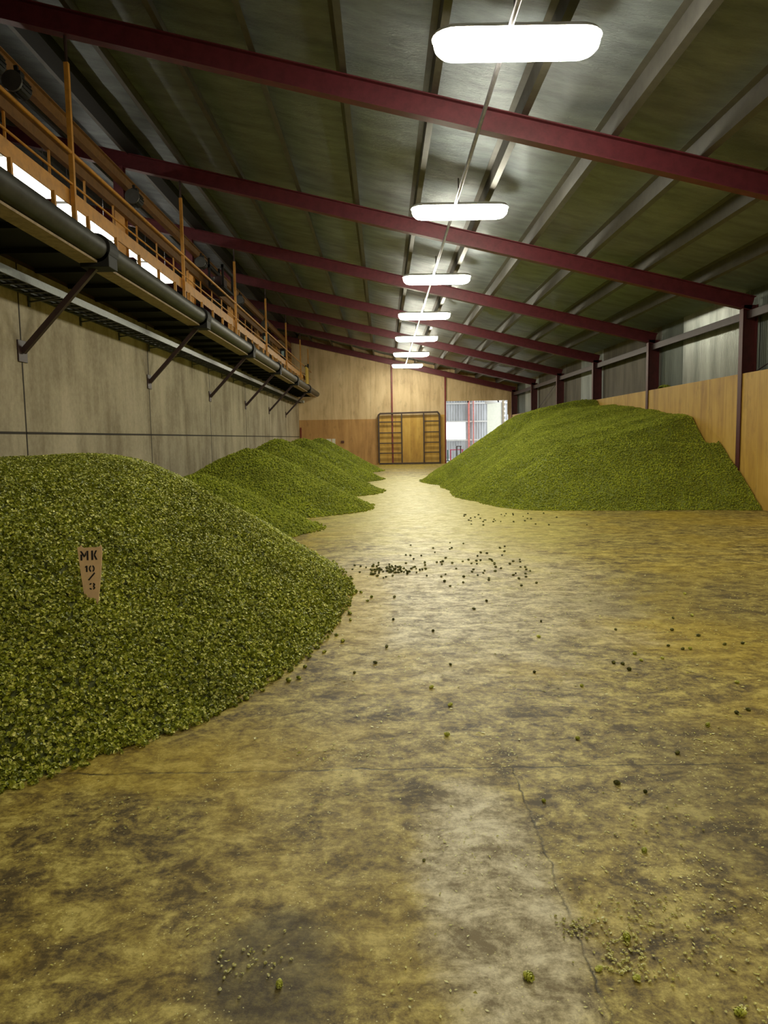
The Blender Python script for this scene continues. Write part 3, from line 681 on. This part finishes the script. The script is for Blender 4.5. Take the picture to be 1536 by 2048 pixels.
# loose hops, each a thing of its own
def loose_mesh():
    V = []; T = []
    n = 6; zs = [(-.5, .10), (-.3, .26), (-.05, .32), (.2, .26), (.42, .1)]
    for z, r in zs: V += [(r*math.cos(2*math.pi*k_/n), r*math.sin(2*math.pi*k_/n), z) for k_ in range(n)]
    for i in range(len(zs)-1):
        for k_ in range(n):
            a, b = i*n+k_, i*n+(k_+1) % n; T += [(a, b, b+n), (a, b+n, a+n)]
    for i, (z, r) in enumerate(((-.42, .2), (-.28, .3), (-.12, .36), (.04, .36), (.2, .31), (.36, .22))):
        for k_ in range(5):
            a = i*.63+2*math.pi*k_/5; ca, sa = math.cos(a), math.sin(a); o = len(V); wd = .17
            V += [(ca*r*.7, sa*r*.7, z-.12), (ca*r-sa*wd, sa*r+ca*wd, z+.05), (ca*r*1.15, sa*r*1.15, z+.24), (ca*r+sa*wd, sa*r-ca*wd, z+.05), (ca*(r+.05), sa*(r+.05), z+.05)]
            T += [(o, o+4, o+1), (o, o+3, o+4), (o+4, o+2, o+1), (o+4, o+3, o+2)]
    o = len(V); V += [(.02, 0, -.62), (-.02, .02, -.62), (-.02, -.02, -.62), (.03, 0, -.45), (-.03, .03, -.45), (-.03, -.03, -.45)]
    T += [(o, o+1, o+2), (o, o+3, o+4), (o, o+4, o+1), (o+1, o+4, o+5), (o+1, o+5, o+2), (o+2, o+5, o+3), (o+2, o+3, o)]
    return np.array(V), np.array(T)
LV, LT = loose_mesh()
cone0 = {}
def loose(x, y, s, m, label, group=None, name='hop_cone'):
    key = m.name
    if key not in cone0:
        o = npmesh(name, LV*1.0, LT, [m]); cone0[key] = o
    else:
        o = cone0[key].copy(); C.objects.link(o)
    o.name = name; o.scale = (s, s, s); o.rotation_euler = (math.pi/2+random.uniform(-.25, .25), 0, random.uniform(0, 6.28)); o.location = (x, y, s*.34)
    for k_ in ('label', 'category', 'group'):
        if k_ in o: del o[k_]
    tag(o, label, 'hop cone', group)
rl = random.Random(4)
for k_ in range(80):
    x = rl.gauss(.02, .16); y = 8.98+rl.gauss(0, .2)+.1*abs(x)
    loose(x, y, rl.uniform(.026, .036), hop_dry, 'loose dark green hop in the dense cluster on the floor right of the nearest heap', 'hops in the floor cluster')
for k_ in range(75):
    x = rl.uniform(.25, 1.75); y = 9.0+rl.gauss(0, .75)+rl.choice((0, 0, 1.9))*rl.random()
    loose(x, y, rl.uniform(.026, .036), hop_dry, 'loose dark hop scattered thinly on the pale floor right of the cluster', 'hops scattered beyond the cluster')
for k_ in range(34):
    x = rl.uniform(1.5, 3.6); y = rl.uniform(13.2, 15.4)
    loose(x, y, rl.uniform(.028, .04), hop_dry, 'loose dark hop on the floor in front of the right heap', 'hops in front of the right heap')
for k_ in range(50):
    t = rl.random(); i = rl.randrange(4, 10); a, b = OUT_A[i], OUT_A[i+1]; off = abs(rl.gauss(.05, .08))
    loose(a[0]+(b[0]-a[0])*t+off, a[1]+(b[1]-a[1])*t-off*.4, rl.uniform(.03, .04), hop_m, 'loose green hop rolled out at the foot of the nearest left heap', 'hops at the foot of the nearest heap')
import itertools
fore = [(.404, 2.07, .046, 'plump bright green hop alone on the pale painted reflection near the bottom edge', hop_loose),
        (.75, 2.24, .04, 'green hop in the crumbs right of the lengthwise joint', hop_loose), (.62, 2.10, .03, 'small green hop lying on the lengthwise floor joint', hop_loose),
        (.72, 2.06, .03, 'green hop below the crumb cluster right of the joint', hop_loose), (.96, 1.92, .04, 'yellow green hop at the lower right, left one of a pair', hop_loose), (1.06, 1.92, .036, 'green hop at the lower right, right one of a pair', hop_loose),
        (.98, 2.74, .034, 'yellowish hop on the dark stained floor at right', hop_loose), (.13, 2.70, .018, 'dark hop above the pale painted reflection', hop_dry), (-.33, 2.06, .034, 'green hop at the lower left of the pale patch', hop_loose),
        (1.05, 3.30, .038, 'black crumpled hop on the dark stain right of the joint crossing', hop_dry), (1.15, 3.22, .026, 'dark hop just beside the black crumpled one', hop_dry),
        (1.75, 3.2, .034, 'dark hop near the right edge on mottled floor', hop_dry), (1.45, 3.62, .034, 'dark hop right along the crosswise joint', hop_dry), (.68, 3.15, .026, 'small hop right beside the lengthwise joint near the crossing', hop_loose),
        (-.22, 5.0, .03, 'lone dark hop on the brown floor mid left', hop_dry), (.45, 5.15, .03, 'lone dark hop at the middle of the floor', hop_dry), (1.0, 4.95, .03, 'lone dark hop right of the middle', hop_dry)]
for x, y, s, lab, mm in fore: loose(x, y, s*.78, mm, lab)
for k_ in range(40):
    x = rl.uniform(-.1, 3.2); y = rl.uniform(3.7, 7.5)
    loose(x, y, rl.uniform(.024, .034), rl.choice((hop_dry, hop_loose)), 'small loose hop among others on the open floor', 'hops on the open floor')

# crumbs and flakes: uncountable
def flakes(n, fx, fy, size, seed, name, label):
    rg = np.random.default_rng(seed); x, y = fx(rg, n), fy(rg, n)
    dens = fbm(x, y, 1.4, seed+5, 4)+fbm(x, y, .5, seed+6, 2)*.6+.22*np.clip(x, -1, 1.5)
    k_ = rg.random(n) < np.clip(.2+1.1*dens, .03, 1); x, y = x[k_], y[k_]; n = len(x)
    a = rg.random(n)*6.28; s = size*(.35+rg.random(n)**2*1.5); ca, sa = np.cos(a)*s, np.sin(a)*s; z = .0035+0*x
    tl = rg.normal(size=n)*s*.3
    V = np.stack([np.stack([x-ca, y-sa, z], 1), np.stack([x-sa*.5, y+ca*.5, z+np.abs(tl)], 1), np.stack([x+ca, y+sa, z+s*.15], 1), np.stack([x+sa*.5, y-ca*.5, z+np.abs(tl)*.4], 1)], 1).reshape(-1, 3)
    b = np.arange(n)*4; T = np.concatenate([np.stack([b, b+3, b+2], 1), np.stack([b, b+2, b+1], 1)])
    tag(npmesh(name, V, T, [flake_m]), label, 'crumbs', None, 'stuff')
flakes(15000, lambda r, n: -1.4+3.6*r.random(n), lambda r, n: 1.35+2.6*r.random(n), .0048, 5, 'hop_flakes', 'fine yellow hop flakes littering the near concrete floor')
flakes(12000, lambda r, n: -.8+5.0*r.random(n), lambda r, n: 3.6+5*r.random(n), .008, 6, 'hop_flakes', 'yellow hop flakes littering the floor beyond the crosswise joint')
rg = np.random.default_rng(44); P = []
for cx_, cy_, sd, n in ((.73, 2.2, .06, 60), (.79, 2.33, .09, 60), (.60, 2.3, .03, 45), (1.0, 2.32, .10, 40), (.68, 2.12, .05, 40), (.98, 2.0, .14, 60), (1.25, 1.85, .12, 90), (-.45, 2.15, .06, 30), (.02, 1.82, .04, 30), (1.1, 2.95, .2, 40), (-1.2, 3.0, .15, 25)):
    P.append(np.stack([cx_+rg.normal(size=n)*sd, cy_+rg.normal(size=n)*sd*.8, np.full(n, .005)], 1))
P = np.concatenate(P); v, t = scatter(P, np.tile([0, 0, 1.], (len(P), 1)), .011, 'near', rg); v[:, 2] = .004+(v[:, 2]-.005)*.55+.002
tag(npmesh('hop_crumbs', v, t, [flake_m]), 'clumps of yellow green hop crumbs on the near floor', 'crumbs', None, 'stuff')

# ------------------------------------------------------------------ lettered marker stuck in the nearest heap
def marker(x, y, z):
    r = thing('marker_board', 'tapered plywood marker lettered MK 10/3 stuck in the nearest heap', 'sign', (x, y, z))
    r.rotation_euler = (math.radians(-9), math.radians(-1.5), math.radians(4)); sc = 1.0
    Hh = .40; r.scale = (.80, .8, .83)
    # outline in local coordinates, height 0..Hh, slightly ragged top
    out = [(-.047, -.14), (.047, -.14), (.058, .0), (.078, .16), (.092, .31), (.090, .345), (.082, .362), (.078, .352), (.045, .346), (.0, .349), (-.045, .346), (-.062, .352), (-.067, .366), (-.075, .357), (-.096, .349), (-.092, .315), (-.075, .17), (-.052, .0)]
    out = [(a*1.02, b*1.08) for a, b in out]
    o = MB().extr(out, lambda q: (q[0], -.006, q[1]), lambda q: (q[0], .006, q[1])).build('board', painted('raw_plywood', (.82, .56, .32), .9, .15, 12), r)
    ink = mat('stencil_ink', (.012, .008, .01), .6)
    def glyph(name, polys):
        mb = MB()
        for p in polys: mb.extr(p, lambda q: (q[0], -.0085, q[1]), lambda q: (q[0], -.006, q[1]))
        mb.build(name, ink, o)
    def R(x0, x1, z0, z1): return [(x0, z0), (x1, z0), (x1, z1), (x0, z1)]
    def pl(*a): return list(a)
    # M : x -.075..-.012, z .280..+.355 -> scaled below the top edge
    z0, z1 = .278, .350
    glyph('letter', [R(-.074, -.060, z0, z0+.046), pl((-.078, z1), (-.064, z1), (-.038, z1-.038), (-.046, z1-.052)), R(-.026, -.012, z0, z1), pl((-.030, z1-.004), (-.030, z1-.034), (-.040, z1-.046), (-.040, z1-.022))])
    glyph('letter', [R(.010, .025, z0, z1), pl((.056, z1), (.042, z1), (.029, z0+.040), (.036, z0+.034), (.041, z0+.040)), pl((.058, z0), (.044, z0), (.029, z0+.032), (.036, z0+.040), (.041, z0+.036))])
    def blob(cx, cz, rx, rz, a0, a1, w, n=8):
        pts = [(cx+rx*math.cos(math.radians(a0+(a1-a0)*k/n)), cz+rz*math.sin(math.radians(a0+(a1-a0)*k/n))) for k in range(n+1)]
        pts += [(cx+(rx-w)*math.cos(math.radians(a1+(a0-a1)*k/n)), cz+(rz-w)*math.sin(math.radians(a1+(a0-a1)*k/n))) for k in range(n+1)]; return pts
    z0, z1 = .188, .236
    glyph('numeral', [R(-.034, -.022, z0, z1), pl((-.042, z1-.014), (-.034, z1-.012), (-.034, z1), (-.040, z1-.006))])
    glyph('numeral', [blob(.008, (z0+z1)/2, .020, .026, 100, 260, .011), blob(.014, (z0+z1)/2, .020, .026, -80, 80, .011)])
    glyph('slash', [pl((-.022, .128), (-.012, .122), (.036, .174), (.030, .184))])
    z0, z1 = .052, .102; mz = (z0+z1)/2
    glyph('numeral', [blob(.008, mz+.012, .020, .014, 100, 178, .010), blob(.014, mz+.012, .020, .014, -80, 80, .0105), blob(.014, mz-.012, .020, .014, -80, 80, .0105), blob(.008, mz-.012, .020, .014, 182, 260, .010)])
    return r
def surf(px, py):
    d = fw+rt*((px-768)/F)-up*((py-1024)/F); lo = None
    for k_ in range(1, 3000):
        p = Vector((0, 0, CAM_H))+d*(k_*.005)
        if heap_a(np.array([p.x]), np.array([p.y]))[0] > p.z: return p
MPOS = (-2.32, 5.98, .93)
_p = surf(187, 1197); print('marker ray hit', tuple(round(c, 3) for c in _p))
MPOS = (_p.x, _p.y-.03, _p.z+.02)
marker(*MPOS)
